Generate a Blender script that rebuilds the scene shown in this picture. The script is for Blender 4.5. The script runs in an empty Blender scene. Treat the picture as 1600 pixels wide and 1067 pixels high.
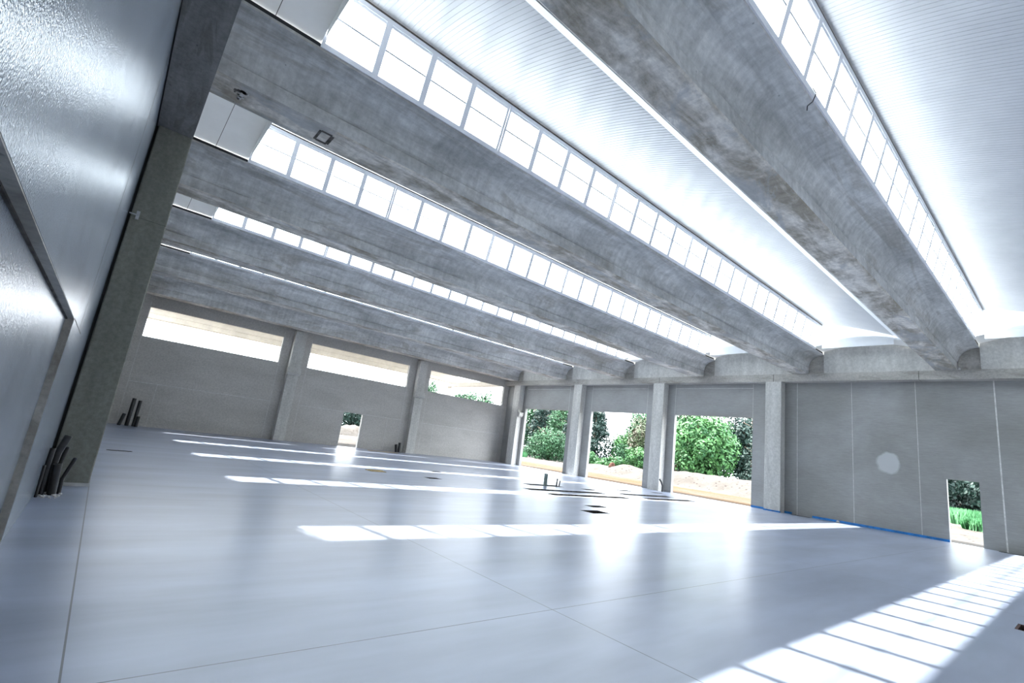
import bpy, math, random
from mathutils import Vector, Matrix
random.seed(7)
scene = bpy.context.scene
C = scene.collection

# ------------------------------------------------------------------ camera
cam_data = bpy.data.cameras.new('camera')
cam_data.lens = 749.71 * 36.0 / 1600.0
cam_data.sensor_width = 36.0
cam_data.clip_start = 0.05
cam_data.clip_end = 500
cam = bpy.data.objects.new('camera', cam_data)
C.objects.link(cam)
RT = ((0.7523790, -0.6464123, 0.1267948), (0.2313390, 0.0790632, -0.9696552), (0.6167723, 0.7588808, 0.2090259))
right, down, fwd = (Vector(r) for r in RT)
M = Matrix.Identity(4)
for i in range(3):
    M[i][0] = right[i]; M[i][1] = -down[i]; M[i][2] = -fwd[i]
M[2][3] = 1.6
cam.matrix_world = M
scene.camera = cam

# ------------------------------------------------------------------ light
world = bpy.data.worlds.new('sky'); scene.world = world
world.use_nodes = True
bg = world.node_tree.nodes['Background']
bg.inputs[0].default_value = (0.87, 0.935, 1.0, 1)
bg.inputs[1].default_value = 3.2
sun_d = bpy.data.lights.new('sun', 'SUN'); sun_d.energy = 7.0; sun_d.angle = 0.012; sun_d.color = (1.0, 0.97, 0.92)
sun = bpy.data.objects.new('sun', sun_d); C.objects.link(sun)
SUN = Vector((0.137, -0.76, -1.0))
sun.rotation_euler = SUN.to_track_quat('-Z', 'Y').to_euler()
sun.location = (10, 40, 40)
vs = scene.view_settings
vs.view_transform = 'Standard'; vs.look = 'None'; vs.gamma = 1.0; vs.exposure = 1.9
vs.use_curve_mapping = False
scene.cycles.diffuse_bounces = 7
scene.cycles.max_bounces = 14
scene.cycles.transparent_max_bounces = 16

# ------------------------------------------------------------------ dimensions (metres)
XL, XR = -0.42, 27.65          # inner faces of the left and the right wall
YB, YF = 33.57, -14.5          # back wall and the end behind the viewpoint
XC = 27.10                     # face of the right columns and girder
ZB, ZG = 6.70, 7.095            # underside and top of the girders
T0, PITCH = 2.63, 5.72         # near tip of the first roof beam, beam spacing
TIP = lambda k: T0 + k * PITCH
X1, X2 = 1.50, 26.0            # the skylights run from X1 to X2

# ------------------------------------------------------------------ mesh helper
class MB:
    def __init__(s): s.v = []; s.f = []; s.m = []; s.sm = []
    def quad(s, *p, m=0, smooth=False):
        n = len(s.v); s.v += [tuple(q) for q in p]; s.f.append(tuple(range(n, n + len(p)))); s.m.append(m); s.sm.append(smooth)
    def box(s, a, b, m=0):
        x0, y0, z0 = a; x1, y1, z1 = b
        n = len(s.v)
        s.v += [(x0, y0, z0), (x1, y0, z0), (x1, y1, z0), (x0, y1, z0), (x0, y0, z1), (x1, y0, z1), (x1, y1, z1), (x0, y1, z1)]
        for f in ((0, 3, 2, 1), (4, 5, 6, 7), (0, 1, 5, 4), (1, 2, 6, 5), (2, 3, 7, 6), (3, 0, 4, 7)):
            s.f.append(tuple(n + i for i in f)); s.m.append(m); s.sm.append(False)
    def loft(s, rings, m=0, closed=True, caps=True, smooth=False):
        n = len(s.v); k = len(rings[0])
        for r in rings: s.v += [tuple(p) for p in r]
        for i in range(len(rings) - 1):
            for j in range(k if closed else k - 1):
                a = n + i * k + j; b = n + i * k + (j + 1) % k
                s.f.append((a, b, b + k, a + k)); s.m.append(m); s.sm.append(smooth)
        if caps:
            s.f.append(tuple(n + j for j in range(k))[::-1]); s.m.append(m); s.sm.append(False)
            e = n + (len(rings) - 1) * k
            s.f.append(tuple(e + j for j in range(k))); s.m.append(m); s.sm.append(False)
    def tube(s, pts, r, seg=10, m=0, hollow=True, rib=0.0):
        pts = [Vector(p) for p in pts]; rings = []
        rr = r if isinstance(r, (list, tuple)) else [r] * len(pts)
        up = Vector((0.31, 0.95, 0.05)).normalized()
        for i, p in enumerate(pts):
            d = (pts[min(i + 1, len(pts) - 1)] - pts[max(i - 1, 0)]).normalized()
            a = d.cross(up).normalized(); b = d.cross(a).normalized()
            q = rr[i] * (1 + (rib if i % 2 else 0))
            rings.append([p + (a * math.cos(2 * math.pi * j / seg) + b * math.sin(2 * math.pi * j / seg)) * q for j in range(seg)])
        if hollow:
            d = (pts[-1] - pts[-2]).normalized(); c = pts[-1]
            top = [c + (p - c) * 0.8 for p in rings[-1]]
            low = [p - d * rr[-1] * 1.5 for p in top]
            rings += [top, low]
        s.loft(rings, m=m, smooth=True)
    def build(s, name, mats, parent=None, loc=None):
        me = bpy.data.meshes.new(name)
        vv = s.v
        if loc is not None: vv = [(x - loc[0], y - loc[1], z - loc[2]) for x, y, z in vv]
        me.from_pydata(vv, [], s.f)
        if not isinstance(mats, (list, tuple)): mats = [mats]
        for mt in mats: me.materials.append(mt)
        me.polygons.foreach_set('material_index', s.m)
        me.polygons.foreach_set('use_smooth', s.sm)
        me.update()
        o = bpy.data.objects.new(name, me); C.objects.link(o)
        if parent is not None:
            o.parent = parent
            if loc is not None: pass
        elif loc is not None: o.location = loc
        return o

def tag(o, label=None, cat=None, group=None, kind=None):
    if label: o['label'] = label
    if cat: o['category'] = cat
    if group: o['group'] = group
    if kind: o['kind'] = kind
    return o
def struct(o, label=None): o['kind'] = 'structure'; return tag(o, label) if label else o
def empty(name, loc=(0, 0, 0)):
    o = bpy.data.objects.new(name, None); C.objects.link(o); o.location = loc; o.empty_display_size = 0.1
    return o
def frange(a, b, n): return [a + (b - a) * i / n for i in range(n + 1)]

def cellslab(mb, us, vs_, holes, w0, w1, P, m=0):
    """slab with rectangular holes; holes = (u0,u1,v0,v1); P maps (u,v,w) to xyz"""
    us = sorted(set([round(u, 4) for u in us] + [round(h[i], 4) for h in holes for i in (0, 1)]))
    vs_ = sorted(set([round(v, 4) for v in vs_] + [round(h[i], 4) for h in holes for i in (2, 3)]))
    nu, nv = len(us) - 1, len(vs_) - 1
    def solid(i, j):
        if not (0 <= i < nu and 0 <= j < nv): return False
        u = (us[i] + us[i + 1]) / 2; v = (vs_[j] + vs_[j + 1]) / 2
        return not any(h[0] < u < h[1] and h[2] < v < h[3] for h in holes)
    for i in range(nu):
        for j in range(nv):
            if not solid(i, j): continue
            a, b, c, d = us[i], us[i + 1], vs_[j], vs_[j + 1]
            mb.quad(P(a, c, w0), P(b, c, w0), P(b, d, w0), P(a, d, w0), m=m)
            mb.quad(P(a, d, w1), P(b, d, w1), P(b, c, w1), P(a, c, w1), m=m)
            if not solid(i - 1, j): mb.quad(P(a, c, w0), P(a, d, w0), P(a, d, w1), P(a, c, w1), m=m)
            if not solid(i + 1, j): mb.quad(P(b, d, w0), P(b, c, w0), P(b, c, w1), P(b, d, w1), m=m)
            if not solid(i, j - 1): mb.quad(P(b, c, w0), P(a, c, w0), P(a, c, w1), P(b, c, w1), m=m)
            if not solid(i, j + 1): mb.quad(P(a, d, w0), P(b, d, w0), P(b, d, w1), P(a, d, w1), m=m)

# ------------------------------------------------------------------ materials
def newmat(name):
    m = bpy.data.materials.new(name); m.use_nodes = True
    nt = m.node_tree; b = nt.nodes['Principled BSDF']
    return m, nt, b
def N(nt, t, **kw):
    n = nt.nodes.new(t)
    for k, v in kw.items():
        if k.startswith('_'): setattr(n, k[1:], v)
        else: n.inputs[k.replace('__', ' ')].default_value = v
    return n
def coords(nt, scale=(1, 1, 1), rot=(0, 0, 0)):
    tc = nt.nodes.new('ShaderNodeTexCoord'); mp = nt.nodes.new('ShaderNodeMapping')
    mp.inputs['Scale'].default_value = scale; mp.inputs['Rotation'].default_value = rot
    nt.links.new(tc.outputs['Object'], mp.inputs['Vector'])
    return mp.outputs['Vector']
def noise(nt, vec, scale, detail=5, rough=0.6, dist=0.0):
    n = N(nt, 'ShaderNodeTexNoise', Scale=scale, Detail=detail, Roughness=rough, Distortion=dist)
    nt.links.new(vec, n.inputs['Vector']); return n.outputs['Fac']
def ramp(nt, fac, *stops):
    r = nt.nodes.new('ShaderNodeValToRGB'); el = r.color_ramp.elements
    while len(el) < len(stops): el.new(0.5)
    for e, (p, c) in zip(el, stops):
        e.position = p; e.color = (c, c, c, 1) if isinstance(c, (int, float)) else (*c, 1)
    nt.links.new(fac, r.inputs['Fac']); return r.outputs['Color']
def mix(nt, fac, a, b, mode='MIX'):
    n = nt.nodes.new('ShaderNodeMix'); n.data_type = 'RGBA'; n.blend_type = mode
    for sock, val in ((n.inputs[0], fac), (n.inputs[6], a), (n.inputs[7], b)):
        if isinstance(val, (int, float)): sock.default_value = val
        elif isinstance(val, tuple): sock.default_value = (*val, 1)
        else: nt.links.new(val, sock)
    return n.outputs[2]
def math_(nt, op, a, b=0.0):
    n = nt.nodes.new('ShaderNodeMath'); n.operation = op
    for i, v in enumerate((a, b)):
        if isinstance(v, (int, float)): n.inputs[i].default_value = v
        else: nt.links.new(v, n.inputs[i])
    return n.outputs[0]
def bump(nt, bsdf, h, strength, dist=0.01):
    n = N(nt, 'ShaderNodeBump', Strength=strength, Distance=dist)
    nt.links.new(h, n.inputs['Height']); nt.links.new(n.outputs['Normal'], bsdf.inputs['Normal'])
def sepxyz(nt):
    tc = nt.nodes.new('ShaderNodeTexCoord'); s = nt.nodes.new('ShaderNodeSeparateXYZ')
    nt.links.new(tc.outputs['Object'], s.inputs[0]); return s.outputs

def concrete(name, dark, light, stretch=(1, 1, 1), stain=None, rough=0.75, big=0.5, fine=9.0, bumpy=0.25, spec=0.3, contrast=1.0, streak=0.0):
    m, nt, b = newmat(name)
    v = coords(nt, stretch); v1 = coords(nt)
    f = noise(nt, v, big, 6, 0.65, 0.4)
    col = ramp(nt, f, (0.5 - 0.2 / contrast, dark), (0.5 + 0.2 / contrast, light))
    f2 = noise(nt, v1, fine, 6, 0.7)
    col = mix(nt, 1.0, col, ramp(nt, f2, (0.3, 0.8), (0.7, 1.15)), 'MULTIPLY')
    if streak:
        f4 = noise(nt, coords(nt, (5.0, 0.45, 0.45)), 0.9, 6, 0.65, 0.5)
        col = mix(nt, 1.0, col, ramp(nt, f4, (0.33, 1 - streak), (0.62, 1.06)), 'MULTIPLY')
    if stain:
        f3 = noise(nt, v, stain[1], 7, 0.7, 1.0)
        col = mix(nt, ramp(nt, f3, (0.52, 0.0), (0.60, stain[2])), col, stain[0])
    # air holes of cast concrete
    vo = N(nt, 'ShaderNodeTexVoronoi', Scale=2.6); nt.links.new(v1, vo.inputs['Vector'])
    col = mix(nt, ramp(nt, vo.outputs['Distance'], (0.03, 0.55), (0.05, 0.0)), col, tuple(c * 0.35 for c in dark))
    nt.links.new(col, b.inputs['Base Color'])
    b.inputs['Roughness'].default_value = rough
    b.inputs['Specular IOR Level'].default_value = spec
    bump(nt, b, f2, bumpy, 0.02)
    return m

def plain(name, col, rough=0.5, metal=0.0, spec=0.5, var=0.1, vscale=8.0):
    m, nt, b = newmat(name)
    f = noise(nt, coords(nt), vscale, 4)
    c = mix(nt, ramp(nt, f, (0.35, 0.0), (0.65, 1.0)), tuple(x * (1 - var) for x in col), tuple(min(1, x * (1 + var)) for x in col))
    nt.links.new(c, b.inputs['Base Color'])
    b.inputs['Roughness'].default_value = rough; b.inputs['Metallic'].default_value = metal
    b.inputs['Specular IOR Level'].default_value = spec
    return m

MAT = {}
MAT['beam'] = concrete('beam_concrete', (0.42, 0.42, 0.405), (0.76, 0.755, 0.735), (0.5, 3.0, 1.2), ((0.27, 0.235, 0.18), 0.45, 0.4), 0.6, 0.7, 7, 0.2, 0.35, 1.3, 0.14)
MAT['soffit'] = concrete('beam_soffit_concrete', (0.37, 0.33, 0.265), (0.82, 0.78, 0.71), (0.6, 1.6, 1.0), ((0.42, 0.43, 0.43), 0.6, 0.7), 0.7, 1.3, 9, 0.3, 0.3, 2.0, 0.14)
MAT['girder'] = concrete('girder_concrete', (0.33, 0.31, 0.275), (0.58, 0.555, 0.51), (1, 0.4, 1.5), ((0.17, 0.15, 0.12), 1.1, 0.35), 0.8, 0.8, 12, 0.25)
MAT['column'] = concrete('column_concrete', (0.50, 0.49, 0.455), (0.70, 0.685, 0.645), (2, 2, 0.35), None, 0.8, 0.8, 10, 0.2)
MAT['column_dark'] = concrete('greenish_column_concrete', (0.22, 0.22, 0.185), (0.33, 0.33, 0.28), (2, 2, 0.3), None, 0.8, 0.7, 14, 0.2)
MAT['wallb'] = concrete('back_wall_concrete', (0.47, 0.45, 0.415), (0.59, 0.565, 0.53), (0.5, 1, 1.6), None, 0.75, 0.6, 12, 0.12)
MAT['joint'] = plain('light_joint_mortar', (0.62, 0.61, 0.59), 0.8, 0, 0.3, 0.15)
MAT['darkjoint'] = plain('black_gasket_and_gap', (0.012, 0.012, 0.014), 0.6)  # gaskets, seams and the black fill of open gaps
MAT['white'] = plain('white_painted_metal', (0.86, 0.87, 0.90), 0.35, 0, 0.5, 0.02)
MAT['bar'] = plain('glazing_bar_grey', (0.30, 0.32, 0.36), 0.5)
MAT['vault'] = plain('white_vault_sheet', (0.70, 0.715, 0.73), 0.45, 0, 0.5, 0.03, 2)
_nt = MAT['vault'].node_tree; _b = _nt.nodes['Principled BSDF']
_t = _nt.nodes.new('ShaderNodeBsdfTranslucent'); _t.inputs[0].default_value = (0.95, 0.95, 0.92, 1)
_m = _nt.nodes.new('ShaderNodeMixShader'); _m.inputs[0].default_value = 0.08
_nt.links.new(_b.outputs[0], _m.inputs[1]); _nt.links.new(_t.outputs[0], _m.inputs[2]); _nt.links.new(_m.outputs[0], _nt.nodes['Material Output'].inputs['Surface'])
MAT['black'] = plain('black_plastic', (0.022, 0.022, 0.025), 0.4, 0, 0.5, 0.2, 30)
MAT['greypipe'] = plain('grey_green_plastic', (0.33, 0.40, 0.37), 0.4)
MAT['galv'] = plain('galvanised_steel', (0.55, 0.56, 0.58), 0.35, 0.9)
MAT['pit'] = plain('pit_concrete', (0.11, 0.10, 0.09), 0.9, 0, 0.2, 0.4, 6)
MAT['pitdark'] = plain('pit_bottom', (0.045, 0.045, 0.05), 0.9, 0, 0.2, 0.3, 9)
MAT['rust'] = plain('red_brown_steel', (0.09, 0.05, 0.045), 0.8, 0, 0.3, 0.4, 30)
MAT['ply'] = plain('yellow_plywood', (0.52, 0.38, 0.17), 0.7, 0, 0.3, 0.25, 4)
MAT['blue'] = plain('blue_membrane', (0.025, 0.20, 0.56), 0.4, 0, 0.5, 0.25, 5)
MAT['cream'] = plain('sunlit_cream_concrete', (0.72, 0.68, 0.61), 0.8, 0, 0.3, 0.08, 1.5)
MAT['bark'] = plain('bark', (0.10, 0.075, 0.055), 0.9, 0, 0.2, 0.4, 5)
MAT['stump'] = plain('red_brown_stump', (0.07, 0.03, 0.02), 0.9, 0, 0.2, 0.4, 5)

# right wall: board marked grey panels with one pale plaster patch
m, nt, b = newmat('right_wall_concrete')
v = coords(nt, (1, 0.9, 1.3)); v1 = coords(nt)
f = noise(nt, v, 0.35, 6, 0.6, 0.3)
col = ramp(nt, f, (0.3, (0.27, 0.265, 0.25)), (0.7, (0.38, 0.38, 0.37)))
f2 = noise(nt, coords(nt, (1, 0.5, 6)), 7.0, 6, 0.7)
col = mix(nt, 1.0, col, ramp(nt, f2, (0.3, 0.86), (0.7, 1.1)), 'MULTIPLY')
s = sepxyz(nt)
dy = math_(nt, 'DIVIDE', math_(nt, 'SUBTRACT', s[1], 5.95), 0.50)
dz = math_(nt, 'DIVIDE', math_(nt, 'SUBTRACT', s[2], 2.95), 0.50)
d = math_(nt, 'SQRT', math_(nt, 'ADD', math_(nt, 'MULTIPLY', dy, dy), math_(nt, 'MULTIPLY', dz, dz)))
d = math_(nt, 'ADD', d, math_(nt, 'MULTIPLY', math_(nt, 'SUBTRACT', noise(nt, v1, 1.6, 3), 0.5), 0.6))
col = mix(nt, ramp(nt, d, (0.80, 0.85), (1.08, 0.0)), col, (0.54, 0.55, 0.55))
nt.links.new(col, b.inputs['Base Color']); b.inputs['Roughness'].default_value = 0.55; b.inputs['Specular IOR Level'].default_value = 0.35
bump(nt, b, f2, 0.15, 0.01)
MAT['wallr'] = m

# left wall: varnished concrete with a pitted glossy surface
m, nt, b = newmat('left_wall_varnished_concrete')
v1 = coords(nt)
f = noise(nt, v1, 0.45, 5, 0.6, 0.5)
col = ramp(nt, f, (0.3, (0.17, 0.20, 0.24)), (0.7, (0.27, 0.30, 0.345)))
f2 = noise(nt, coords(nt, (1, 1, 0.8)), 95.0, 2, 0.5)
col = mix(nt, ramp(nt, f2, (0.60, 0.0), (0.68, 0.45)), col, (0.09, 0.105, 0.12))
nt.links.new(col, b.inputs['Base Color'])
b.inputs['Roughness'].default_value = 0.21; b.inputs['Specular IOR Level'].default_value = 0.48
bump(nt, b, f2, 0.8, 0.0035)
MAT['walll'] = m

# polished floor with saw cuts
m, nt, b = newmat('polished_floor')
v1 = coords(nt)
f = noise(nt, coords(nt, (1, 1, 1)), 0.22, 4, 0.55)
f2 = noise(nt, coords(nt, (0.25, 1.3, 1)), 0.9, 4, 0.6)
col = ramp(nt, f, (0.3, (0.30, 0.34, 0.44)), (0.7, (0.42, 0.46, 0.575)))
col = mix(nt, 1.0, col, ramp(nt, f2, (0.3, 0.68), (0.65, 1.0)), 'MULTIPLY')
s = sepxyz(nt)
def line(axis, c, w=0.005):
    return math_(nt, 'LESS_THAN', math_(nt, 'ABSOLUTE', math_(nt, 'SUBTRACT', s[axis], c)), w)
cut = None
for ax, c in ((0, 4.02), (0, 0.19), (1, 3.72), (0, 11.7), (0, 19.4), (1, 11.4), (1, 19.1), (1, 26.8)):
    l = line(ax, c, 0.006 if c < 5 else 0.005)
    cut = l if cut is None else math_(nt, 'MAXIMUM', cut, l)
col = mix(nt, math_(nt, 'MULTIPLY', cut, 0.85), col, (0.03, 0.03, 0.035))
nt.links.new(col, b.inputs['Base Color'])
fr = ramp(nt, noise(nt, coords(nt, (0.5, 1.0, 1)), 0.5, 3), (0.2, 0.22), (0.8, 0.36))
b.inputs['Roughness'].default_value = 0.28; b.inputs['Specular IOR Level'].default_value = 0.6
MAT['floor'] = m

# ribbed white roof deck
m, nt, b = newmat('white_ribbed_deck')
nt.links.new(ramp(nt, noise(nt, coords(nt), 1.2, 3), (0.3, (0.44, 0.45, 0.475)), (0.7, (0.50, 0.51, 0.535))), b.inputs['Base Color'])
b.inputs['Roughness'].default_value = 0.3; b.inputs['Specular IOR Level'].default_value = 0.6
MAT['deck'] = m

# clear glazing: lets light through and reflects at grazing angles
m, nt, b = newmat('clear_glazing')
nt.nodes.remove(b)
out = nt.nodes['Material Output']
tr = N(nt, 'ShaderNodeBsdfTransparent'); tr.inputs[0].default_value = (0.93, 0.96, 0.97, 1)
gl = N(nt, 'ShaderNodeBsdfGlossy', Roughness=0.05)
ms = nt.nodes.new('ShaderNodeMixShader')
ms.inputs[0].default_value = 0.03; nt.links.new(tr.outputs[0], ms.inputs[1]); nt.links.new(gl.outputs[0], ms.inputs[2])
nt.links.new(ms.outputs[0], out.inputs['Surface'])
MAT['glass'] = m

def leafmat(name, a, c):
    m, nt, b = newmat(name)
    f = noise(nt, coords(nt), 1.1, 5, 0.7)
    nt.links.new(ramp(nt, f, (0.35, a), (0.65, c)), b.inputs['Base Color'])
    b.inputs['Roughness'].default_value = 0.6; b.inputs['Specular IOR Level'].default_value = 0.25
    return m
MAT['leaf_bright'] = leafmat('bright_green_leaves', (0.012, 0.06, 0.022), (0.085, 0.215, 0.065))  # the lighter green paints leaf highlights into the colour
MAT['leaf_mid'] = leafmat('mid_green_leaves', (0.014, 0.055, 0.024), (0.05, 0.125, 0.055))
MAT['leaf_dark'] = leafmat('dark_conifer_needles', (0.005, 0.016, 0.014), (0.018, 0.045, 0.034))
MAT['leaf_brown'] = leafmat('mixed_brown_green_leaves', (0.065, 0.045, 0.035), (0.06, 0.10, 0.045))
MAT['grass'] = leafmat('bright_grass', (0.04, 0.17, 0.06), (0.11, 0.28, 0.13))

# ground: pale gravel with pebbles and a tan track near the building
m, nt, b = newmat('gravel_ground')
v1 = coords(nt)
f = noise(nt, v1, 0.8, 6, 0.7)
col = ramp(nt, f, (0.3, (0.062, 0.054, 0.047)), (0.7, (0.095, 0.088, 0.08)))
vo = N(nt, 'ShaderNodeTexVoronoi', Scale=3.0); nt.links.new(v1, vo.inputs['Vector'])
col = mix(nt, ramp(nt, vo.outputs['Distance'], (0.15, 0.8), (0.25, 0.0)), col, (0.03, 0.022, 0.02))
s = sepxyz(nt)
tx = math_(nt, 'ADD', s[0], math_(nt, 'MULTIPLY', math_(nt, 'SUBTRACT', noise(nt, coords(nt, (1.5, 0.15, 1)), 1.0, 4), 0.5), 1.6))
band = math_(nt, 'MULTIPLY', math_(nt, 'GREATER_THAN', s[1], 10.5), math_(nt, 'MULTIPLY', math_(nt, 'GREATER_THAN', tx, 27.0), math_(nt, 'LESS_THAN', tx, 30.9)))
wet = ramp(nt, noise(nt, coords(nt, (3.0, 0.12, 1)), 1.2, 4), (0.35, 0.25), (0.6, 1.0))
col = mix(nt, math_(nt, 'MULTIPLY', band, wet), col, (0.085, 0.050, 0.024))
nt.links.new(col, b.inputs['Base Color']); b.inputs['Roughness'].default_value = 0.95; b.inputs['Specular IOR Level'].default_value = 0.1
bump(nt, b, noise(nt, v1, 6.0, 5), 0.6, 0.08)
MAT['ground'] = m

# ================================================================== SETTING
# ---- floor with recesses
pits = [  # x0,x1,y0,y1,depth,label
 (13.35, 18.1, 14.10, 14.62, .22, 'long narrow floor trench just behind the upright grey pipe, left of its pair', 'trench'),
 (13.35, 18.3, 12.85, 13.40, .22, 'long narrow floor trench at the left, nearer row, crossing a sunlit stripe edge', 'trench'),
 (19.5, 23.8, 14.20, 14.75, .22, 'long narrow floor trench by the second column opening, farther of the right pair', 'trench'),
 (19.7, 23.9, 12.95, 13.50, .22, 'long narrow floor trench by the widest opening, nearer of the right pair', 'trench'),
 (15.0, 17.2, 15.9, 16.5, .20, 'dark rectangular floor recess from which the grey pipe rises', 'pit'),
 (18.1, 18.9, 15.35, 15.75, .15, 'small dark floor recess right of the grey upright pipe', 'pit'),
 (21.4, 22.6, 15.9, 16.35, .15, 'small dark floor recess in front of the column between the two right openings', 'pit'),
 (24.6, 25.6, 15.9, 16.3, .15, 'tiny dark floor recess near the foot of the column beside the widest opening', 'pit'),
 (11.3, 12.15, 9.25, 9.80, .12, 'larger dark rhombus-looking floor pit in the middle of the hall', 'pit'),
 (12.6, 13.4, 10.35, 10.75, .12, 'smaller dark floor pit just behind the larger middle one', 'pit'),
 (0.45, 1.05, 18.0, 18.25, .12, 'short dark floor slot right of the big leaning left column', 'pit'),
 (9.85, 10.45, 15.9, 16.35, .12, 'small dark square floor pit between two sunlit stripes, left of centre', 'pit'),
 (11.9, 12.4, 18.9, 19.3, .12, 'tiny dark floor pit far back in front of the second back column', 'pit'),
 (27.2, 27.62, 9.05, 9.95, .10, 'dark slot in the floor along the blue strip beside the right front column', 'pit'),
 (27.2, 27.62, 1.75, 2.55, .10, 'dark slot in the floor along the wall right of the small doorway', 'pit'),
 (10.35, 10.9, 0.62, 0.87, .08, 'rusty red-brown floor pit cut by the right edge of the picture', 'pit'),
]
mb = MB()
cellslab(mb, [XL - .3, 0, 5, 10, 15, 20, 25, XR + .3], [YF - .3, 0, 10, 20, 30, YB + .3], [(p[0], p[1], p[2], p[3]) for p in pits], 0.0, -0.4, lambda u, v, w: (u, v, w))
struct(mb.build('floor', MAT['floor']))
for i, (x0, x1, y0, y1, dp, lab, cat) in enumerate(pits):
    mb = MB(); e = 0.003; t = .03
    xa, xb, ya, yb = x0 + e, x1 - e, y0 + e, y1 - e
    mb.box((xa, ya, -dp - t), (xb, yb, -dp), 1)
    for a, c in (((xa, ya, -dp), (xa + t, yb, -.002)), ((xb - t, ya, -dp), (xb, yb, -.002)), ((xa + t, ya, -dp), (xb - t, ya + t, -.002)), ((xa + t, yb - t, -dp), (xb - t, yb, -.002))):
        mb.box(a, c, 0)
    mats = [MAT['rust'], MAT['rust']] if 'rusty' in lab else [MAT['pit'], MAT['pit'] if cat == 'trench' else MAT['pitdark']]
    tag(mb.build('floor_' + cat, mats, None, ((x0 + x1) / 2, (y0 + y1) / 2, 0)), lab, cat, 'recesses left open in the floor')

# ---- right wall
PR = lambda u, v, w: (XR + w, u, v)
holes = [(11.99, 16.81, -1, 4.78), (18.89, 23.69, -1, 4.78), (25.99, 30.99, -1, 4.78), (2.98, 3.98, -1, 2.54)]
mb = MB()
cellslab(mb, [YF, YB + .3], [-.02, 6.9], holes, 0.0, 0.26, PR)
for y, w in ((9.72, .022), (7.30, .02), (4.86, .02), (2.32, .045), (-.3, .03), (-2.8, .03)):
    z0 = 2.6 if 2.98 < y < 3.98 else 0.0
    mb.box((XR - .004, y - w / 2, z0), (XR + .01, y + w / 2, 6.7), 1)
for a, c in ((11.99, 16.81), (18.89, 23.69), (25.99, 30.99)):      # panel outline above each opening
    mb.box((XR - .004, a, 6.43), (XR + .01, c, 6.455), 1)
    for y in (a, c): mb.box((XR - .004, y - .008, 4.78), (XR + .01, y + .008, 6.69), 1)
struct(mb.build('wall_right', [MAT['wallr'], MAT['joint']]))
mb = MB(); cellslab(mb, [YF, YB + .3], [6.9, 8.9], [], 0.0, 0.2, PR); struct(mb.build('wall_right_upper', MAT['girder']))
# ---- back wall
PBk = lambda u, v, w: (u, YB + w, v)
wins = [(0.92, 8.11), (9.96, 17.47), (19.40, 27.08)]
holes = [(a, c, 4.90, 6.58) for a, c in wins] + [(13.05, 14.45, -1, 2.36)]
mb = MB()
cellslab(mb, [XL - .3, XR], [-.02, 9.0], holes, 0.0, 0.22, PBk)
for a, c in wins:
    for x in (a - .03, c + .03): mb.box((x - .012, YB - .004, 0), (x + .012, YB + .01, 6.9), 1)
    segs = [(a, c)] if not (a < 13.5 < c) else [(a, 13.05), (14.45, c)]
    for p, q in segs: mb.box((p, YB - .004, 2.35), (q, YB + .01, 2.385), 1)
for x in (2.2, 16.4, 20.4): mb.box((x - .01, YB - .003, 0), (x + .01, YB + .01, 2.35), 1)
struct(mb.build('wall_back', [MAT['wallb'], MAT['joint']]))
# ---- left wall with a recessed bay on the near side of y = 7.05
mb = MB()
mb.box((XL - .3, 7.05, 0), (XL, YB, 8.9), 0)
mb.box((XL - .3, YF, 2.33), (XL, 7.05, 8.9), 0)
mb.box((XL - .3, YF, 0), (XL - .07, 7.05, 2.33), 0)
mb.box((XL - .003, 7.05, 2.328), (XL + .002, 8.9, 2.338), 2)
mb.box((XL - .07, 7.035, 0), (XL - .002, 7.052, 2.33), 1)
mb.box((XL - .07, YF, 2.322), (XL - .002, 7.05, 2.332), 1)
mb.box((XL - .07, YF, 2.31), (XL - .055, 7.05, 2.322), 2)
mb.box((XL - .004, 8.3, 2.35), (XL + .002, 8.312, 8.8), 2)
struct(mb.build('wall_left', [MAT['walll'], MAT['girder'], MAT['pit']]))
mb = MB(); mb.box((XL - .3, YF - .3, -.02), (XR + .26, YF, 9.2)); struct(mb.build('wall_front', MAT['wallb']))
# trims
for i, (y0, y1) in enumerate(((3.98, 9.04), (9.96, 10.31), (11.11, 11.99))):
    mb = MB(); mb.box((XR - .012, y0, 0.0), (XR, y1, 0.10)); o = struct(mb.build('trim_%d' % (i + 1), MAT['blue']))
mb = MB(); mb.box((XC - .012, 10.29, 0.0), (XC, 11.13, 0.07)); struct(mb.build('trim_4', MAT['blue']))

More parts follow.
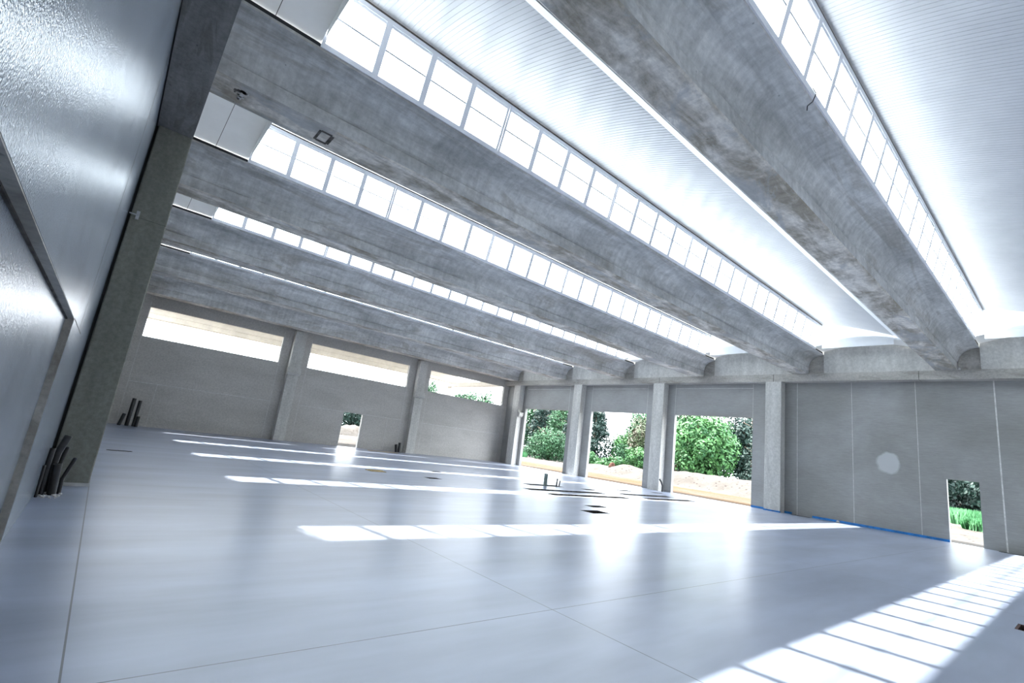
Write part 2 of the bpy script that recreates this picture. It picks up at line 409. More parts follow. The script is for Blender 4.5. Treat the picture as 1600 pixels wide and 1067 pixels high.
# ---- roof deck, vaults, closures
def deck_profile(k, dz=0.0, n=12):
    t = TIP(k); y0, z0 = t + 2.60, 8.50; y1, z1 = TIP(k + 1) - .30, 9.32
    p = []
    for i in range(n + 1):
        s_ = i / n
        p.append((y0 + (y1 - y0) * s_, z0 + (z1 - z0) * (1 - (1 - s_) ** 1.35) + dz))
    return p
def ribbed(mb, k):
    prof = deck_profile(k); rows = []
    n = 240; w = (X2 - X1) / n; xs = []
    for i in range(n):
        x = X1 + i * w
        xs += [(x, 0), (x + w * .80, 0), (x + w * .86, .007), (x + w * .94, .007)]
    xs.append((X2, 0))
    for x, o in xs: rows.append([(x, y, z + o) for y, z in prof])
    mb.loft(rows, closed=False, caps=False)
    top = deck_profile(k, .13)
    mb.loft([[(x, y, z) for y, z in top] for x in (X1, X2)], closed=False, caps=False)
    mb.quad((X1, prof[-1][0], prof[-1][1]), (X2, prof[-1][0], prof[-1][1]), (X2, prof[-1][0], prof[-1][1] + .13), (X1, prof[-1][0], prof[-1][1] + .13))
    for x in (X1, X2):       # gable closure down to the low vault
        for (a, za), (c, zc) in zip(prof[:-1], prof[1:]):
            mb.quad((x, a, 8.1), (x, c, 8.1), (x, c, zc + .13), (x, a, za + .13), m=1)
    # smooth eave flashing from the far wing tip
    t = TIP(k)
    mb.quad((X1, t + 2.05, 8.08), (X2, t + 2.05, 8.08), (X2, prof[0][0] + .01, prof[0][1] + .002), (X1, prof[0][0] + .01, prof[0][1] + .002), m=2)
    mb.quad((X1, t + 2.05, 8.20), (X1, prof[0][0], prof[0][1] + .13), (X2, prof[0][0], prof[0][1] + .13), (X2, t + 2.05, 8.20), m=2)
for k in range(-3, 6):
    mb = MB(); ribbed(mb, k)
    if k == -3: nm = 'ceiling'
    struct(mb.build('ceiling', [MAT['deck'], MAT['vault'], MAT['white']]))
    # low end vaults of this bay
    t = TIP(k); y0, y1 = t + 2.0, TIP(k + 1) + .12
    def arc(dz):
        return [(y0 + (y1 - y0) * i / 16, 8.15 + dz + .34 * math.sin(math.pi * (0.03 + 0.94 * i / 16))) for i in range(17)]
    for (xa, xb) in ((XL - .1, X1 + .001), (X2 - .001, XR + .2)):
        mb = MB()
        lo, hi = arc(0), arc(.09)
        mb.loft([[(x, y, z) for y, z in lo + hi[::-1]] for x in (xa, xb)], m=0)
        if xa < 0: mb.box((0.72, y0 + .1, 8.16), (0.73, y1 - .1, 8.17), 1)
        mb.box((max(xa, .18), TIP(k + 1) + .0, 8.10), (min(xb, XC), TIP(k + 1) + .06, 8.17), 1)
        struct(mb.build('ceiling_vault', [MAT['vault'], MAT['darkjoint']]))

# ---- roof beams
half = [(0.0, 8.10), (0.0, 8.045), (0.20, 8.015), (0.38, 7.955), (0.52, 7.85), (0.63, 7.69), (0.70, 7.50), (0.745, 7.45), (0.70, 7.41), (0.70, 7.13), (0.73, 7.10)]
def beam_section(t):
    far = [(2.15 - y, z) for y, z in half][::-1]
    far[0] = (1.42, 7.10)
    return [(t + y, z) for y, z in half + far] + [(t + 2.05, 8.12), (t + 1.45, 7.82), (t + .70, 7.82), (t + .10, 8.12)]
def beam_mesh(k, x0=-.30, x1=XR):
    mb = MB(); sec = beam_section(TIP(k)); nf = len(sec)
    for xa, xb in zip(frange(x0, x1, 8)[:-1], frange(x0, x1, 8)[1:]):
        for j in range(nf):
            (ya, za), (yb, zb) = sec[j], sec[(j + 1) % nf]
            low = max(za, zb) < 7.2
            curve = za > 7.45 and zb > 7.45
            mb.quad((xa, ya, za), (xa, yb, zb), (xb, yb, zb), (xb, ya, za), m=1 if low else 0)
    mb.quad(*[(x0, y, z) for y, z in sec]); mb.quad(*[(x1, y, z) for y, z in sec][::-1])
    return mb
names = {0: 'nearest wing-shaped concrete roof beam, the widest one crossing the upper right',
 1: 'second nearest wing-shaped concrete roof beam, its soffit mottled brown with a square dark scar',
 2: 'third wing-shaped concrete roof beam, below the second long skylight',
 3: 'fourth wing-shaped concrete roof beam, below the single-row-looking third skylight',
 4: 'fifth wing-shaped concrete roof beam, below the thinnest sliver of skylight',
 5: 'farthest wing-shaped concrete roof beam, running right along the back wall',
 -1: 'wing-shaped concrete roof beam carrying the low edge of the top right ribbed deck'}
for k in range(-1, 6):
    tag(beam_mesh(k).build('roof_beam', [MAT['beam'], MAT['soffit']]), names[k], 'roof beam', 'concrete roof beams')
b1 = [o for o in bpy.data.objects if o.name.startswith('roof_beam') and o.get('label', '').startswith('second nearest')][0]
mb = MB()
for (a, c) in (((2.00, 9.22), (2.05, 9.62)), ((2.05, 9.58), (2.26, 9.64)), ((2.23, 9.24), (2.30, 9.60)), ((2.04, 9.20), (2.25, 9.25))):
    mb.box((a[0], a[1], 7.092), (c[0], c[1], 7.101))
for i in range(16):
    x, y = .62 + random.uniform(-.10, .10), 9.38 + random.uniform(-.16, .16); q = random.uniform(.012, .04)
    mb.box((x - q, y - q, 7.093), (x + q, y + q * 1.4, 7.101), random.choice((0, 1)))
sc_ = mb.build('formwork_scar', [MAT['pit'], MAT['joint']], b1); sc_['label'] = 'dark square formwork scar'
for k in (-3, -2): struct(beam_mesh(k).build('ceiling_beam', [MAT['beam'], MAT['soffit']]))

# ---- girders
segs = [(YF, 4.62, 'concrete edge girder above the small doorway, right end piece', 0),
 (4.62, 10.71, 'concrete edge girder above the blank panels beside the round pale patch', 0),
 (10.71, 17.73, 'concrete edge girder above the widest opening', 0),
 (17.73, 24.75, 'concrete edge girder above the middle opening', 0),
 (24.75, YB, 'concrete edge girder above the leftmost opening, ending in the back corner', 0)]
for y0, y1, lab, _ in segs:
    mb = MB(); mb.box((XC, y0 + .012, ZB), (XR - .005, y1 - .012, ZG)); mb.box((XC + .015, y0, ZB + .01), (XR - .01, y0 + .013, ZG - .0), 1)
    tag(mb.build('edge_girder', [MAT['girder'], MAT['pit']]), lab, 'girder', 'girders along the right wall')
mb = MB(); mb.box((-.40, YF, ZB), (.176, YB - .01, ZG))
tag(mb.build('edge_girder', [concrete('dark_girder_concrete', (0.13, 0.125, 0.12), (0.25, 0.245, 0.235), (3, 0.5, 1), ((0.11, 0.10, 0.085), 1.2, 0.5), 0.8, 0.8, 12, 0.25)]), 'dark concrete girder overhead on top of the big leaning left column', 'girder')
mb = MB(); mb.box((XL + .003, YF + .01, ZB + .03), (-.401, YB - .02, ZG)); mb.build('dark_gap_fill', MAT['darkjoint'], bpy.data.objects[[o.name for o in bpy.data.objects if o.name.startswith('edge_girder')][-1]])  # added black filler: paints the gap behind the girder dark, hides light beyond

# ---- infill panels between the beams above the right girder
ord_ = ['', 'second arched concrete infill between the nearest two beam ends', '', '', '', '']
lab = {-1: 'arched concrete infill panel at the right picture edge above the small doorway',
 0: 'arched concrete infill panel between the ends of the two nearest roof beams',
 1: 'arched concrete infill panel right above the column beside the widest opening',
 2: 'arched concrete infill panel above the middle opening',
 3: 'arched concrete infill panel between the fourth and fifth roof beam ends',
 4: 'arched concrete infill panel nearest the back corner'}
for k in range(-1, 5):
    t = TIP(k); tn = TIP(k + 1)
    wing = [(y, z - .012) for y, z in half if .0 < y and z > 7.12 and y <= .71]
    wing[-3:] = [(.69, 7.45), (.69, 7.12)]
    far = [(t + 2.15 - y, z) for y, z in wing][::-1]
    near = [(tn + y, z) for y, z in wing]
    arc_ = []
    for i in range(13):
        y = t + 2.17 + (tn - .02 - t - 2.17) * i / 12
        arc_.append((y, 8.13 + .34 * math.sin(math.pi * min(1, max(0, (y - (t + 2.0)) / (tn + .12 - t - 2.0)) * .94 + .03))))
    mb = MB()
    full = [(far[0][0], ZG + .002), (tn - .02, ZG + .002)] + (far + arc_)[::-1]
    mb.loft([[(x, y, z) for y, z in full] for x in (XC + .06, XC + .20)])
    full = [(tn - .02, ZG + .002), (near[-1][0], ZG + .002)] + near[::-1] + [(tn - .02, 8.03)]
    mb.loft([[(x, y, z) for y, z in full] for x in (XC + .14, XC + .20)], m=1)
    tag(mb.build('infill_panel', [MAT['column'], MAT['girder']]), lab[k], 'wall panel', 'arched infill panels above the right wall')

# ---- columns
def column(name, x0, x1, y0, y1, top, label, mat, corbel=None, group=None):
    r = empty(name, ((x0 + x1) / 2, (y0 + y1) / 2, 0)); tag(r, label, 'column', group)
    L = r.location; ch = .015
    mb = MB()
    a = [(x0 + ch, y0), (x1 - ch, y0), (x1, y0 + ch), (x1, y1 - ch), (x1 - ch, y1), (x0 + ch, y1), (x0, y1 - ch), (x0, y0 + ch)]
    mb.loft([[(x - L.x, y - L.y, z) for x, y in a] for z in (0, top * .5, top - .002)])
    mb.build('shaft', mat, r)
    if corbel:
        mb = MB(); cx0, cx1, cy0, cy1, z0, z1 = corbel
        ring = lambda z, s_: [(cx0 - L.x + (0 if cx0 > x0 - .01 else s_), cy0 - L.y + s_, z), (cx1 - L.x, cy0 - L.y + s_, z), (cx1 - L.x, cy1 - L.y, z), (cx0 - L.x, cy1 - L.y, z)]
        mb.loft([ring(z0, .10), ring(z0 + .12, 0), ring(z1, 0)])
        mb.build('corbel', mat, r)
    return r
g = 'right wall columns'
column('concrete_column', XC, XR - .005, 10.31, 11.11, ZB, 'concrete column right of the widest opening, blue strip at its foot', MAT['column'], None, g)
column('concrete_column', XC, XR - .005, 17.33, 18.13, ZB, 'concrete column between the widest and the middle opening, black pipe at its foot', MAT['column'], None, g)
column('concrete_column', XC, XR - .005, 24.34, 25.14, ZB, 'concrete column between the middle and the leftmost opening', MAT['column'], None, g)
column('concrete_column', XC, XR - .005, 31.36, 32.16, ZB, 'concrete column near the back right corner with a small corbel on its side', MAT['column'], (XC + .05, XC + .5, 31.14, 31.36, 4.02, 4.40), g)
g = 'back wall columns'
column('concrete_column', 8.70, 9.41, 33.12, YB - .005, 7.098, 'concrete back wall column left of the far doorway with a corbel below the windows', MAT['column'], (8.60, 9.45, 32.90, 33.12, 4.2, 4.69), g)
column('concrete_column', 18.10, 18.81, 33.12, YB - .005, 7.098, 'concrete back wall column right of the far doorway with a short black pipe beside it', MAT['column'], (18.0, 18.85, 32.90, 33.12, 4.2, 4.64), g)
column('concrete_column', -.30, .42, 33.12, YB - .02, ZB, 'pale concrete column in the far left corner behind the big one', MAT['column'])
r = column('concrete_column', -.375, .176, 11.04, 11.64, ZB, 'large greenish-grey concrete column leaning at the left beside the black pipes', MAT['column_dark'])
mb = MB(); L = r.location
mb.box((-.40 - L.x, -.345, 4.83), (-.29 - L.x, -.325, 4.85)); mb.box((-.30 - L.x, -.33, 4.76), (-.25 - L.x, -.302, 4.92)); mb.tube([(-.275 - L.x, -.36, 4.84), (-.275 - L.x, -.30, 4.84)], .016, 8, hollow=False)
b_ = mb.build('anchor_bracket', MAT['galv'], r); b_['label'] = 'galvanised steel anchor bracket'
mb = MB(); mb.box((-.275, -.303, 4.80), (.275, -.300, 4.806)); mb.build('cast_joint', MAT['pit'], r)
mb = MB(); mb.box((-.27, -.325, 0), (.29, -.299, .055)); mb.build('mortar_base', MAT['joint'], r)
mb = MB(); mb.box((XL + .003 - L.x, -.24, 0), (-.376 - L.x, .25, ZB - .01)); mb.build('dark_gap_fill', MAT['darkjoint'], r)  # added black filler standing in for the dark gap between column and wall

# ---- skylight windows: six sheds, six frames of four lights each
UL = 1.218
uv = lambda u, v, w, t: (u, t - .30 * v / UL + w * .968, 8.10 + 1.18 * v / UL + w * .249)
def slat(mb, u0, u1, v0, v1, w0, w1, t, m=0):
    P = [uv(u0, v0, w0, t), uv(u1, v0, w0, t), uv(u1, v1, w0, t), uv(u0, v1, w0, t), uv(u0, v0, w1, t), uv(u1, v0, w1, t), uv(u1, v1, w1, t), uv(u0, v1, w1, t)]
    n = len(mb.v); mb.v += P
    for f in ((0, 3, 2, 1), (4, 5, 6, 7), (0, 1, 5, 4), (1, 2, 6, 5), (2, 3, 7, 6), (3, 0, 4, 7)):
        mb.f.append(tuple(n + i for i in f)); mb.m.append(m); mb.sm.append(False)
bay = (X2 - X1) / 6; pitch = bay / 4
wn = 0
for k in range(-2, 6):
    t = TIP(k)
    for gidx in range(6):
        wn += 1
        u0 = X1 + gidx * bay
        r = empty('window_%d' % wn, (0, 0, 0)); struct(r)
        mb = MB()
        slat(mb, u0 + .002, u0 + bay - .002, 0.0, .095, -.03, .02, t)
        slat(mb, u0 + .002, u0 + bay - .002, 1.12, 1.20, -.03, .02, t)
        for j in range(5):
            c = u0 + j * pitch; w = .062
            a0 = max(u0 + .004, c - w); a1 = min(u0 + bay - .004, c + w)
            slat(mb, a0, a1, .095, 1.12, -.03, .02, t)
        for j in range(4):
            a0 = u0 + j * pitch + .062; a1 = u0 + (j + 1) * pitch - .062
            slat(mb, a0, a1, .61, .638, -.012, .02, t, 2)
            slat(mb, a0, a1, 1.07, 1.12, -.01, .02, t)
        slat(mb, u0, u0 + bay, 1.20, 1.245, -.015, .05, t, 1)
        mb.build('window_frame', [MAT['white'], MAT['pit'], MAT['bar']], r)
        mb = MB()
        for j in range(4):
            slat(mb, u0 + j * pitch + .05, u0 + (j + 1) * pitch - .05, .085, 1.13, .010, .016, t)
        mb.build('glass_pane', MAT['glass'], r)

# ================================================================== THINGS INDOORS
def conduit(name, pts, r, label, cat='pipe', mat='black', group=None, rib=.05):
    P = [Vector(p) for p in pts]; fine = []
    for a, c in zip(P[:-1], P[1:]):
        n = max(2, int((c - a).length / .02)); fine += [a.lerp(c, i / n) for i in range(n)]
    fine.append(P[-1]); o = P[0].copy()
    mb = MB(); mb.tube([p - o for p in fine], r, 12, rib=rib)
    ob = mb.build(name, MAT[mat]); ob.location = o
    return tag(ob, label, cat, group)
g = 'black conduits rising beside the left column'
conduit('conduit_pipe', [(-.300, 10.28, 0), (-.318, 10.28, .40), (-.305, 10.28, .60), (-.245, 10.28, .86)], .048, 'thick black conduit beside the left column, the tallest, its top bent right', group=g)
conduit('conduit_pipe', [(-.225, 10.42, 0), (-.26, 10.42, .40), (-.225, 10.42, .68)], .036, 'black conduit half hidden behind the tallest one beside the left column', group=g)
conduit('conduit_pipe', [(-.352, 10.06, 0), (-.372, 10.06, .35), (-.368, 10.06, .68)], .034, 'black conduit standing closest to the left wall, slightly wavy', group=g)
conduit('conduit_pipe', [(-.235, 10.10, 0), (-.262, 10.10, .45)], .056, 'short fat black pipe in front in the cluster at the left column', group=g, rib=0)
conduit('conduit_pipe', [(-.155, 10.22, 0), (-.165, 10.22, .22), (-.085, 10.22, .54)], .026, 'thin black conduit leaning to the right at the left column', group=g)
conduit('conduit_pipe', [(-.385, 9.86, 0), (-.395, 9.86, .45)], .018, 'thinnest black tube squeezed against the left wall', group=g)
mb = MB()
for i in range(34):
    x = random.uniform(-.40, -.12); y = random.uniform(9.75, 10.4); s_ = random.uniform(.01, .026)
    mb.loft([[(x + s_ * math.cos(a), y + s_ * math.sin(a), z) for a in (0, 1.2, 2.5, 3.7, 5)] for z in (0, s_ * .8)])
tag(mb.build('mortar_crumbs', MAT['joint']), 'loose mortar crumbs round the black pipes at the left column', 'rubble', kind='stuff')
g = 'black pipes in the far left corner'
conduit('standing_pipe', [(1.0, 32.7, 0), (1.11, 32.7, .62)], .085, 'short black pipe leaning at the left of the far left corner group', group=g, rib=0)
conduit('standing_pipe', [(1.33, 32.9, 0), (1.36, 32.9, 1.46)], .095, 'tall black pipe in the far left corner, left of the two tall ones', group=g, rib=0)
conduit('standing_pipe', [(1.62, 32.9, 0), (1.63, 32.9, 1.38)], .085, 'tall black pipe in the far left corner, right of the two tall ones', group=g, rib=0)
conduit('standing_pipe', [(1.72, 32.65, 0), (1.73, 32.65, .55)], .08, 'short black pipe in front at the right of the far left corner group', group=g, rib=0)
g = 'black pipes beside the right back wall column'
conduit('standing_pipe', [(17.32, 33.1, 0), (17.22, 33.1, .55)], .11, 'short fat black pipe left of the right back wall column', group=g, rib=0)
conduit('standing_pipe', [(17.55, 33.15, 0), (17.52, 33.15, .70)], .10, 'slightly taller black pipe against the right back wall column', group=g, rib=0)
conduit('bent_conduit', [(26.95, 16.95, 0), (26.97, 16.95, .35), (26.95, 17.05, .58), (26.9, 17.15, .72)], .05, 'curved black conduit at the foot of the column between the openings', rib=.03)
conduit('drain_pipe', [(16.2, 16.2, -.199), (16.2, 16.2, .52)], .085, 'pale grey-green drain pipe standing upright in a floor recess', mat='greypipe', rib=0)
conduit('steel_rod', [(16.82, 16.1, -.199), (16.86, 16.1, .34)], .03, 'left black rod right of the grey drain pipe, the taller', 'rod', rib=0)
conduit('steel_rod', [(17.0, 16.12, -.199), (17.08, 16.12, .26)], .028, 'right black rod right of the grey drain pipe, the shorter', 'rod', rib=0)
mb = MB(); mb.box((-.3, -.28, 0), (.3, .28, .02)); mb.box((-.28, -.02, .02), (.28, .02, .035)); o = mb.build('plywood_cover', MAT['ply']); o.location = (8.4, 17.4, 0)
tag(o, 'small yellow plywood cover lying on the floor between two sunlit stripes', 'board')
mb = MB(); mb.box((-1.1, -.2, 0), (1.1, .2, .012)); o = mb.build('wooden_board', MAT['ply']); o.location = (15.7, 31.9, 0)
tag(o, 'thin yellowish board lying far back near the right back wall column', 'board')
# loose cable hanging from the nearest skylight
conduit('hanging_cable', [(7.98, 2.58, 8.22), (8.0, 2.53, 8.09), (8.05, 2.60, 8.0), (7.98, 2.66, 7.9), (8.02, 2.68, 7.84)], .009, 'short black cable dangling from the sill of the nearest skylight', 'cable', rib=0)
# spots of spilled mortar
for x, y, lab in ((27.45, 7.9, 'small white lump of mortar on the blue strip left of the round pale patch'),):
    mb = MB()
    mb.loft([[(r_ * math.cos(a), r_ * math.sin(a), z) for a in frange(0, 5.5, 7)] for z, r_ in ((0, .08), (.05, .07), (.10, .03))], smooth=True)
    o = mb.build('mortar_lump', MAT['joint']); o.location = (x, y, 0); tag(o, lab, 'mortar')
mb = MB()
mb.loft([[(r_ * math.cos(a), r_ * math.sin(a), z) for a in frange(0, 5.5, 7)] for z, r_ in ((0, .05), (.05, .06), (.10, .03))], smooth=True)
o = mb.build('bearing_pad', MAT['joint']); o.location = (XC + .03, TIP(0) + .66, ZG + .0); tag(o, 'small white pad beside the end of the nearest roof beam on the girder', 'pad')

# ================================================================== OUTSIDE
def gh(x, y):
    """ground height"""
    if x < 28.0 : return -.06
    a = min(1, max(0, (x - 31.0) / 2.6)); a = a * a * (3 - 2 * a)
    rise = .34 * min(1, max(0, (x - 28.3) / 2.5)); rise *= (1 - a)
    c = 1.32
    if y > 20.5: c = 1.32 - .42 * min(1, (y - 20.5) / 2.5)
    if y > 29: c = .9 - .45 * min(1, (y - 29) / 3)
    if y < 10: c = 1.32 - .75 * min(1, (10 - y) / 4.0)
    h = a * c + .38 * math.exp(-((y - 24.5) ** 2) / 1.3 - ((x - 33.6) ** 2) / 2.0)
    h += a * .05 * (math.sin(y * 2.3 + x) + math.sin(y * 5.1 - x * 2.0) * .6)
    far = min(1, max(0, (x - 36) / 10)); h = h * (1 - .3 * far)
    return h + rise - .06
mb = MB()
xs = [-70, -30, -3] + frange(0, 27, 3) + [27.86, 28.3] + frange(29, 37, 26) + [38, 40, 43, 47, 52, 60, 80, 130]
ys = [-90, -50, -30] + frange(-20, 0, 10) + frange(0.6, 46, 75) + [50, 56, 65, 80, 110, 150]
def hh(x, y):
    if x < 27.9 and y < YB + .2: return -.45
    return gh(x, y) + (0.5 * min(1, max(0, (y - 36) / 8)) if x < 28 else 0)
nx, ny = len(xs), len(ys)
for x in xs:
    for y in ys: mb.v.append((x, y, hh(x, y)))
for i in range(nx - 1):
    for j in range(ny - 1):
        a = i * ny + j; mb.f.append((a, a + ny, a + ny + 1, a + 1)); mb.m.append(0); mb.sm.append(True)
struct(mb.build('ground', MAT['ground']))

# foliage
def leaves(mb, cx, cy, cz, rx, ry, rz, n, size, m=0, shell=.55, droop=0.0):
    for _ in range(n):
        while True:
            a = Vector((random.uniform(-1, 1), random.uniform(-1, 1), random.uniform(-1, 1)))
            if shell <= a.length <= 1: break
        p = Vector((cx + a.x * rx, cy + a.y * ry, cz + a.z * rz))
        nrm = (a.normalized() + Vector((random.uniform(-.8, .8), random.uniform(-.8, .8), random.uniform(-.5, .9)))).normalized()
        u = nrm.cross(Vector((random.random() - .5, random.random() - .5, random.random() - .5 + .01))).normalized()
        w = nrm.cross(u); s_ = size * random.uniform(.6, 1.4)
        mb.quad(p - u * s_ * .5, p + w * s_ * .28, p + u * s_ * .55, p - w * s_ * .28, m=m)
def trunk_mesh(h, r, lean=0.0, branches=5, spread=1.0):
    mb = MB()
    mb.tube([(0, 0, -.3), (lean * .3, .02, h * .4), (lean, -.04, h)], [r, r * .75, r * .3], 8, hollow=False)
    for i in range(branches):
        a = i * 2.4; z = h * (.35 + .55 * i / max(1, branches)); l = spread * random.uniform(.6, 1.0)
        mb.tube([(0, 0, z), (l * .5 * math.cos(a), l * .5 * math.sin(a), z + l * .35), (l * math.cos(a), l * math.sin(a), z + l * .6)], [r * .4, r * .25, r * .1], 6, hollow=False)
    return mb
def tree(name, x, y, h, w, n, mat, label, cat='tree', low=.12, size=.22, cone=False, group=None, clumps=14, z=None):
    z0 = hh(x, y) if z is None else z
    r = empty(name, (x, y, z0)); tag(r, label, cat, group)
    trunk_mesh(h * .85, max(.05, w * .035), random.uniform(-.1, .1), 7, w * .35).build('trunk', MAT['bark'], r)
    mb = MB()
    if cone:
        L = 16
        for i in range(L):
            f = i / (L - 1); zz = h * (low + (1 - low) * f); rad = w * .5 * (1 - f) ** .8 + .12
            for q in range(4):
                a = random.uniform(0, 6.28)
                leaves(mb, math.cos(a) * rad * .45, math.sin(a) * rad * .45, zz, rad * .62, rad * .62, h * .06, int(n / L / 4), size, shell=.2)
    else:
        leaves(mb, 0, 0, h * (low + 1) / 2, w * .36, w * .36, h * (1 - low) * .36, int(n * .2), size, shell=.0)
        for i in range(clumps):
            f = (i + .5) / clumps; a = i * 2.4; zz = 1 - 2 * f
            rr = math.sqrt(1 - zz * zz)
            leaves(mb, rr * math.cos(a) * w * .33, rr * math.sin(a) * w * .33, h * (low + 1) / 2 + zz * h * (1 - low) * .34,
                   w * .2, w * .2, h * (1 - low) * .19, int(n * .8 / clumps), size, shell=.45)
    mb.build('crown', MAT[mat], r)
    return r
G = 'trees beyond the openings'
tree('leafy_tree', 42, 22.5, 6.3, 6.2, 9000, 'leaf_bright', 'large bright green leafy tree filling the widest opening', group=G, size=.30, low=-.08, clumps=22)
tree('conifer', 48.5, 20.4, 7.0, 4.2, 5000, 'leaf_dark', 'dark conifer right of the big bright tree in the widest opening', cone=True, group=G, size=.28, low=-.06)
tree('conifer', 52, 18.4, 8.5, 5.0, 4000, 'leaf_dark', 'dark conifer at the right jamb of the widest opening', cone=True, group=G, size=.3, low=-.06)
tree('conifer', 50, 28.0, 7.6, 3.6, 3500, 'leaf_dark', 'dark sparse tree left of the big bright tree in the widest opening', cone=True, group=G, size=.26, low=-.06)
for i, (x, y, h) in enumerate(((51, 29.3, 10.5), (53, 25.6, 11), (52, 22.6, 11), (54, 20.6, 12))):
    r = tree('bare_tree', x, y, h, 1.6, 500, 'leaf_dark', ['thin bare-stemmed tree at the left jamb of the widest opening', 'thin bare-stemmed tree behind the left half of the big bright tree', 'thin bare-stemmed tree rising right behind the big bright tree', 'thin bare-stemmed tree between the dark conifers in the widest opening'][i], group='thin trees beyond the widest opening', size=.22, low=.5)
tree('conifer', 44.5, 37.2, 7.8, 6.4, 11000, 'leaf_dark', 'tall dark conifer at the left jamb of the middle opening', cone=True, group=G, size=.26, low=-.06)
tree('leafy_tree', 47, 35.0, 4.6, 3.6, 4000, 'leaf_bright', 'light green round shrub tree right of the conifer in the middle opening', group=G, size=.24, low=.02)
tree('leafy_tree', 47, 32.0, 6.6, 4.4, 5000, 'leaf_brown', 'mixed brown and green tree at the right of the middle opening', group=G, size=.24, low=.05)
tree('leafy_tree', 50, 29.9, 8.2, 4.0, 4000, 'leaf_mid', 'pale green tall tree at the right jamb of the middle opening', group=G, size=.26, low=.1)
tree('leafy_tree', 45.5, 33.7, 3.2, 2.6, 2500, 'leaf_mid', 'mid green shrub in the centre of the middle opening below the sky', group=G, size=.22, low=.0)
for i, (x, y, h, w) in enumerate(((41.5, 35.3, 1.75, 2.2), (41.5, 33.4, 1.3, 2.2), (41.5, 31.6, 1.45, 2.4), (41.5, 29.2, 2.4, 2.8))):
    tree('low_shrub', x, y, h, w, 2200, 'leaf_bright', ['low bright green shrub leftmost behind the gravel in the middle opening', 'lowest bright green shrub, second from left in the middle opening', 'low bright green shrub, third from left in the middle opening', 'low bright green shrub, rightmost and tallest in the middle opening'][i], 'shrub', size=.2, low=0, group='low shrubs beyond the middle opening', clumps=9)
tree('round_bush', 44, 44.1, 4.1, 6.0, 7000, 'leaf_mid', 'large round light green bush in the leftmost opening', 'bush', group=G, size=.24, low=-.12, clumps=20)
tree('conifer', 51, 53.5, 9.0, 6.0, 5000, 'leaf_dark', 'tall dark tree at the left of the leftmost opening', cone=True, group=G, size=.3, low=-.06)
tree('leafy_tree', 52, 49.8, 9.6, 5.0, 4500, 'leaf_mid', 'tall mid green tree behind the round bush in the leftmost opening', group=G, size=.3, low=.05)
tree('conifer', 50, 46.6, 7.4, 3.2, 4500, 'leaf_dark', 'dark conifer at the right of the leftmost opening beside the column', cone=True, group=G, size=.26, low=-.06)
tree('low_shrub', 44.5, 49.2, 1.5, 3.0, 1500, 'leaf_mid', 'low shrub at the left foot of the round bush in the leftmost opening', 'shrub', size=.2, low=0, clumps=8)
# beyond the small right doorway
tree('hedge_bush', 42, 8.0, 4.2, 6.0, 6000, 'leaf_dark', 'dark bush in the left upper half of the small right doorway', 'bush', size=.26, low=-.2, clumps=18)
tree('hedge_bush', 43, 3.2, 4.6, 6.0, 6000, 'leaf_dark', 'dark bush in the right upper half of the small right doorway', 'bush', size=.26, low=-.2, clumps=18)
for x, y, h, w, m_, lab in ((56, 7.2, 7.0, 6, 'leaf_dark', 'dark background tree above the grass in the small right doorway'),
    (57, 25.2, 8.0, 6, 'leaf_dark', 'dark background tree at the right end of the widest opening'),
    (58, 30.0, 7.6, 6, 'leaf_dark', 'dark background tree hidden mostly by the big bright tree'),
    (58, 34.8, 8.2, 5, 'leaf_dark', 'dark background tree at the left end of the widest opening'),
    (58, 40.2, 8.6, 5, 'leaf_mid', 'green background tree at the right end of the middle opening'),
    (57, 54.4, 9.0, 6, 'leaf_dark', 'dark background tree at the right end of the leftmost opening'),
    (58, 59.0, 10.0, 6, 'leaf_dark', 'dark background tree behind the top of the round bush'),
    (58, 64.6, 10.5, 7, 'leaf_mid', 'green background tree at the left end of the leftmost opening')):
    tree('background_tree', x, y, h, w, 6500, m_, lab, size=.42, low=-.05, clumps=18, group='background row of trees')
def tuft(x, y, h, w, n, label):
    mb = MB()
    for _ in range(n):
        a = random.uniform(0, 6.28); q = w * .5 * math.sqrt(random.random()); bx, by = q * math.cos(a), q * math.sin(a)
        hh_ = h * random.uniform(.5, 1.0); dx, dy = random.uniform(-.25, .25) * h, random.uniform(-.25, .25) * h
        c, s_ = math.cos(a + 1), math.sin(a + 1); ww = .05
        mb.quad((bx - c * ww, by - s_ * ww, -.1), (bx + c * ww, by + s_ * ww, -.1), (bx + dx * .6 + c * ww * .8, by + dy * .6 + s_ * ww * .8, hh_ * .6), (bx + dx * 1.2, by + dy * 1.2, hh_), (bx + dx * .6 - c * ww * .8, by + dy * .6 - s_ * ww * .8, hh_ * .6))
    o = mb.build('grass_tuft', MAT['grass']); o.location = (x, y, hh(x, y)); tag(o, label, 'grass', kind='stuff')
tuft(37.5, 4.9, .95, 4.6, 3600, 'bright green tall grass beyond the small right doorway')
tuft(33.4, 3.5, .55, 1.6, 1300, 'low bright grass clump at the right foot of the small doorway view')
tuft(41, 46.5, .8, 2.4, 900, 'yellow-green grass below the round bush in the leftmost opening')
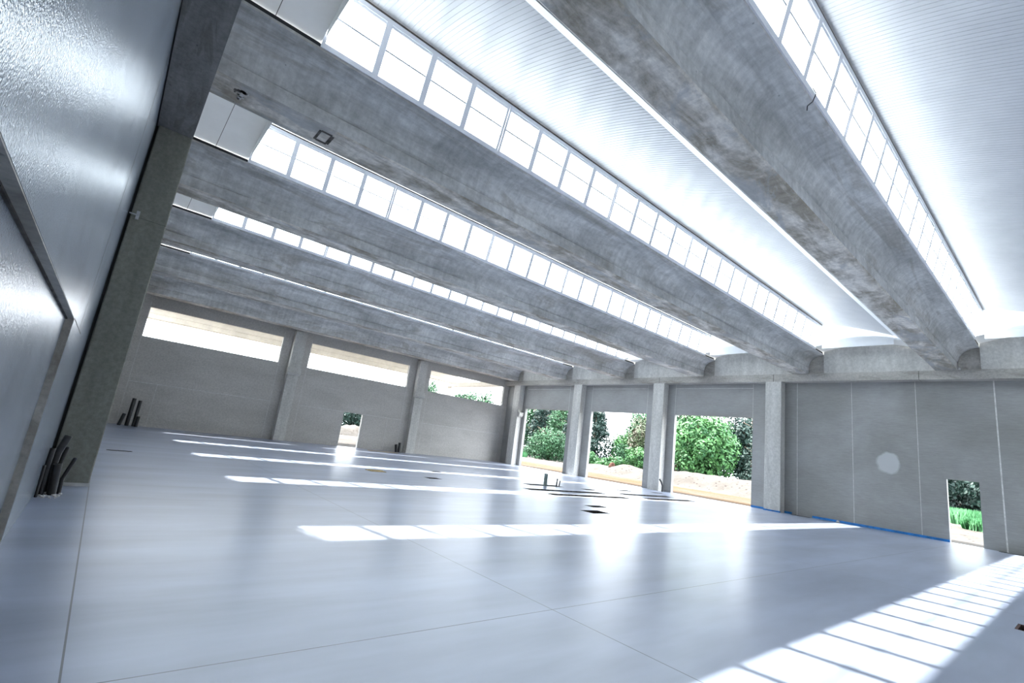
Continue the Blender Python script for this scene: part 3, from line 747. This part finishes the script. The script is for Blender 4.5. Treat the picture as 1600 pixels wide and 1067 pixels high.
# beyond the back doorway and strip windows
tree('leafy_tree', 23.5, 58, 5.0, 5.0, 4500, 'leaf_dark', 'dark green tree seen through the far back doorway, left one', group='trees beyond the back wall', size=.28, low=0, z=.3)
tree('leafy_tree', 27.0, 60, 5.5, 5.0, 4500, 'leaf_mid', 'green tree seen through the far back doorway, right one', group='trees beyond the back wall', size=.28, low=0, z=.3)
tree('leafy_tree', 34.5, 60, 9.0, 5.0, 4500, 'leaf_mid', 'green treetop left of the canopy column in the third strip window', group='trees beyond the back wall', size=.32, low=.2, z=.3)
tree('leafy_tree', 41.5, 60, 9.0, 5.0, 4500, 'leaf_mid', 'green treetop right of the canopy column in the third strip window', group='trees beyond the back wall', size=.32, low=.2, z=.3)
tree('leafy_tree', 46.5, 62, 9.6, 3.6, 3000, 'leaf_mid', 'slender treetop at the right end of the third strip window', group='trees beyond the back wall', size=.32, low=.2, z=.3)
# rubble bank behind the back doorway
def bank(x0, x1, y, h, label):
    mb = MB(); nx_, ny_ = 30, 10
    for i in range(nx_ + 1):
        for j in range(ny_ + 1):
            u = i / nx_; v_ = j / ny_
            zz = h * math.sin(math.pi * v_) * math.sin(math.pi * min(1, max(0, u * 1.0))) ** .4
            mb.v.append((x0 + (x1 - x0) * u, y + 5 * v_, .2 + zz * (1 + .15 * math.sin(i * 1.7 + j)) - .1))
    for i in range(nx_):
        for j in range(ny_):
            a = i * (ny_ + 1) + j; mb.f.append((a, a + ny_ + 1, a + ny_ + 2, a + 1)); mb.m.append(0); mb.sm.append(True)
    tag(mb.build('gravel_bank', MAT['ground']), label, 'gravel')
bank(12, 32, 47, 1.3, 'pale rubble bank seen through the far back doorway')
# stumps on the gravel
for i, (x, y, s_, lab) in enumerate(((33.2, 25.7, .27, 'larger red-brown tree stump on the gravel in the middle opening'), (33.4, 28.6, .2, 'smaller red-brown root lump at the left jamb of the middle opening'))):
    mb = MB(); k_ = 9
    rings = []
    for z_, rr in ((-.2, 1.1), (.15, .9), (.5, .75), (.85, .5), (1.0, .3)):
        rings.append([((rr * s_ * (1 + .3 * math.sin(a * 3 + z_ * 4))) * math.cos(a) + .3 * s_ * z_, (rr * s_ * (1 + .25 * math.cos(a * 2 + z_ * 3))) * math.sin(a), z_ * s_ * 1.3) for a in frange(0, 2 * math.pi * (1 - 1 / k_), k_ - 1)])
    mb.loft(rings, smooth=True)
    o = mb.build('tree_stump', MAT['stump']); o.location = (x, y, hh(x, y)); tag(o, lab, 'tree stump', 'stumps on the gravel')

# canopy behind the back wall (same construction, no walls)
def canopy_beam(t, x0, x1, label):
    mb = MB(); sec = beam_section(t)
    mb.loft([[(x, y, z) for y, z in sec] for x in (x0, x1)])
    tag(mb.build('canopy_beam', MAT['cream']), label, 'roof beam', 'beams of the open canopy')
canopy_beam(41.6, -3, XR, 'cream concrete beam of the open canopy seen through the strip windows')
mb = MB()
prof = [(36.2, 8.3), (37.6, 8.75), (39.2, 9.0), (41.0, 8.9), (41.9, 8.3)]
mb.loft([[(x, y, z) for y, z in prof + [(y, z + .1) for y, z in prof[::-1]]] for x in (-3, XR)])
tag(mb.build('canopy_roof', MAT['vault']), 'white curved roof sheet of the open canopy behind the back wall', 'roof')
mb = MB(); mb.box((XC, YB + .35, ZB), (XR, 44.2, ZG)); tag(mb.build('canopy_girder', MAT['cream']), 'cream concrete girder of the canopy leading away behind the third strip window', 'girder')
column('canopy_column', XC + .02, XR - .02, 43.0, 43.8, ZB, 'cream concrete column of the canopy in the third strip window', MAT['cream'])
column('canopy_column', -1.0, -.4, 43.0, 43.8, ZG, 'cream concrete canopy column beyond the left end of the back wall', MAT['cream'])
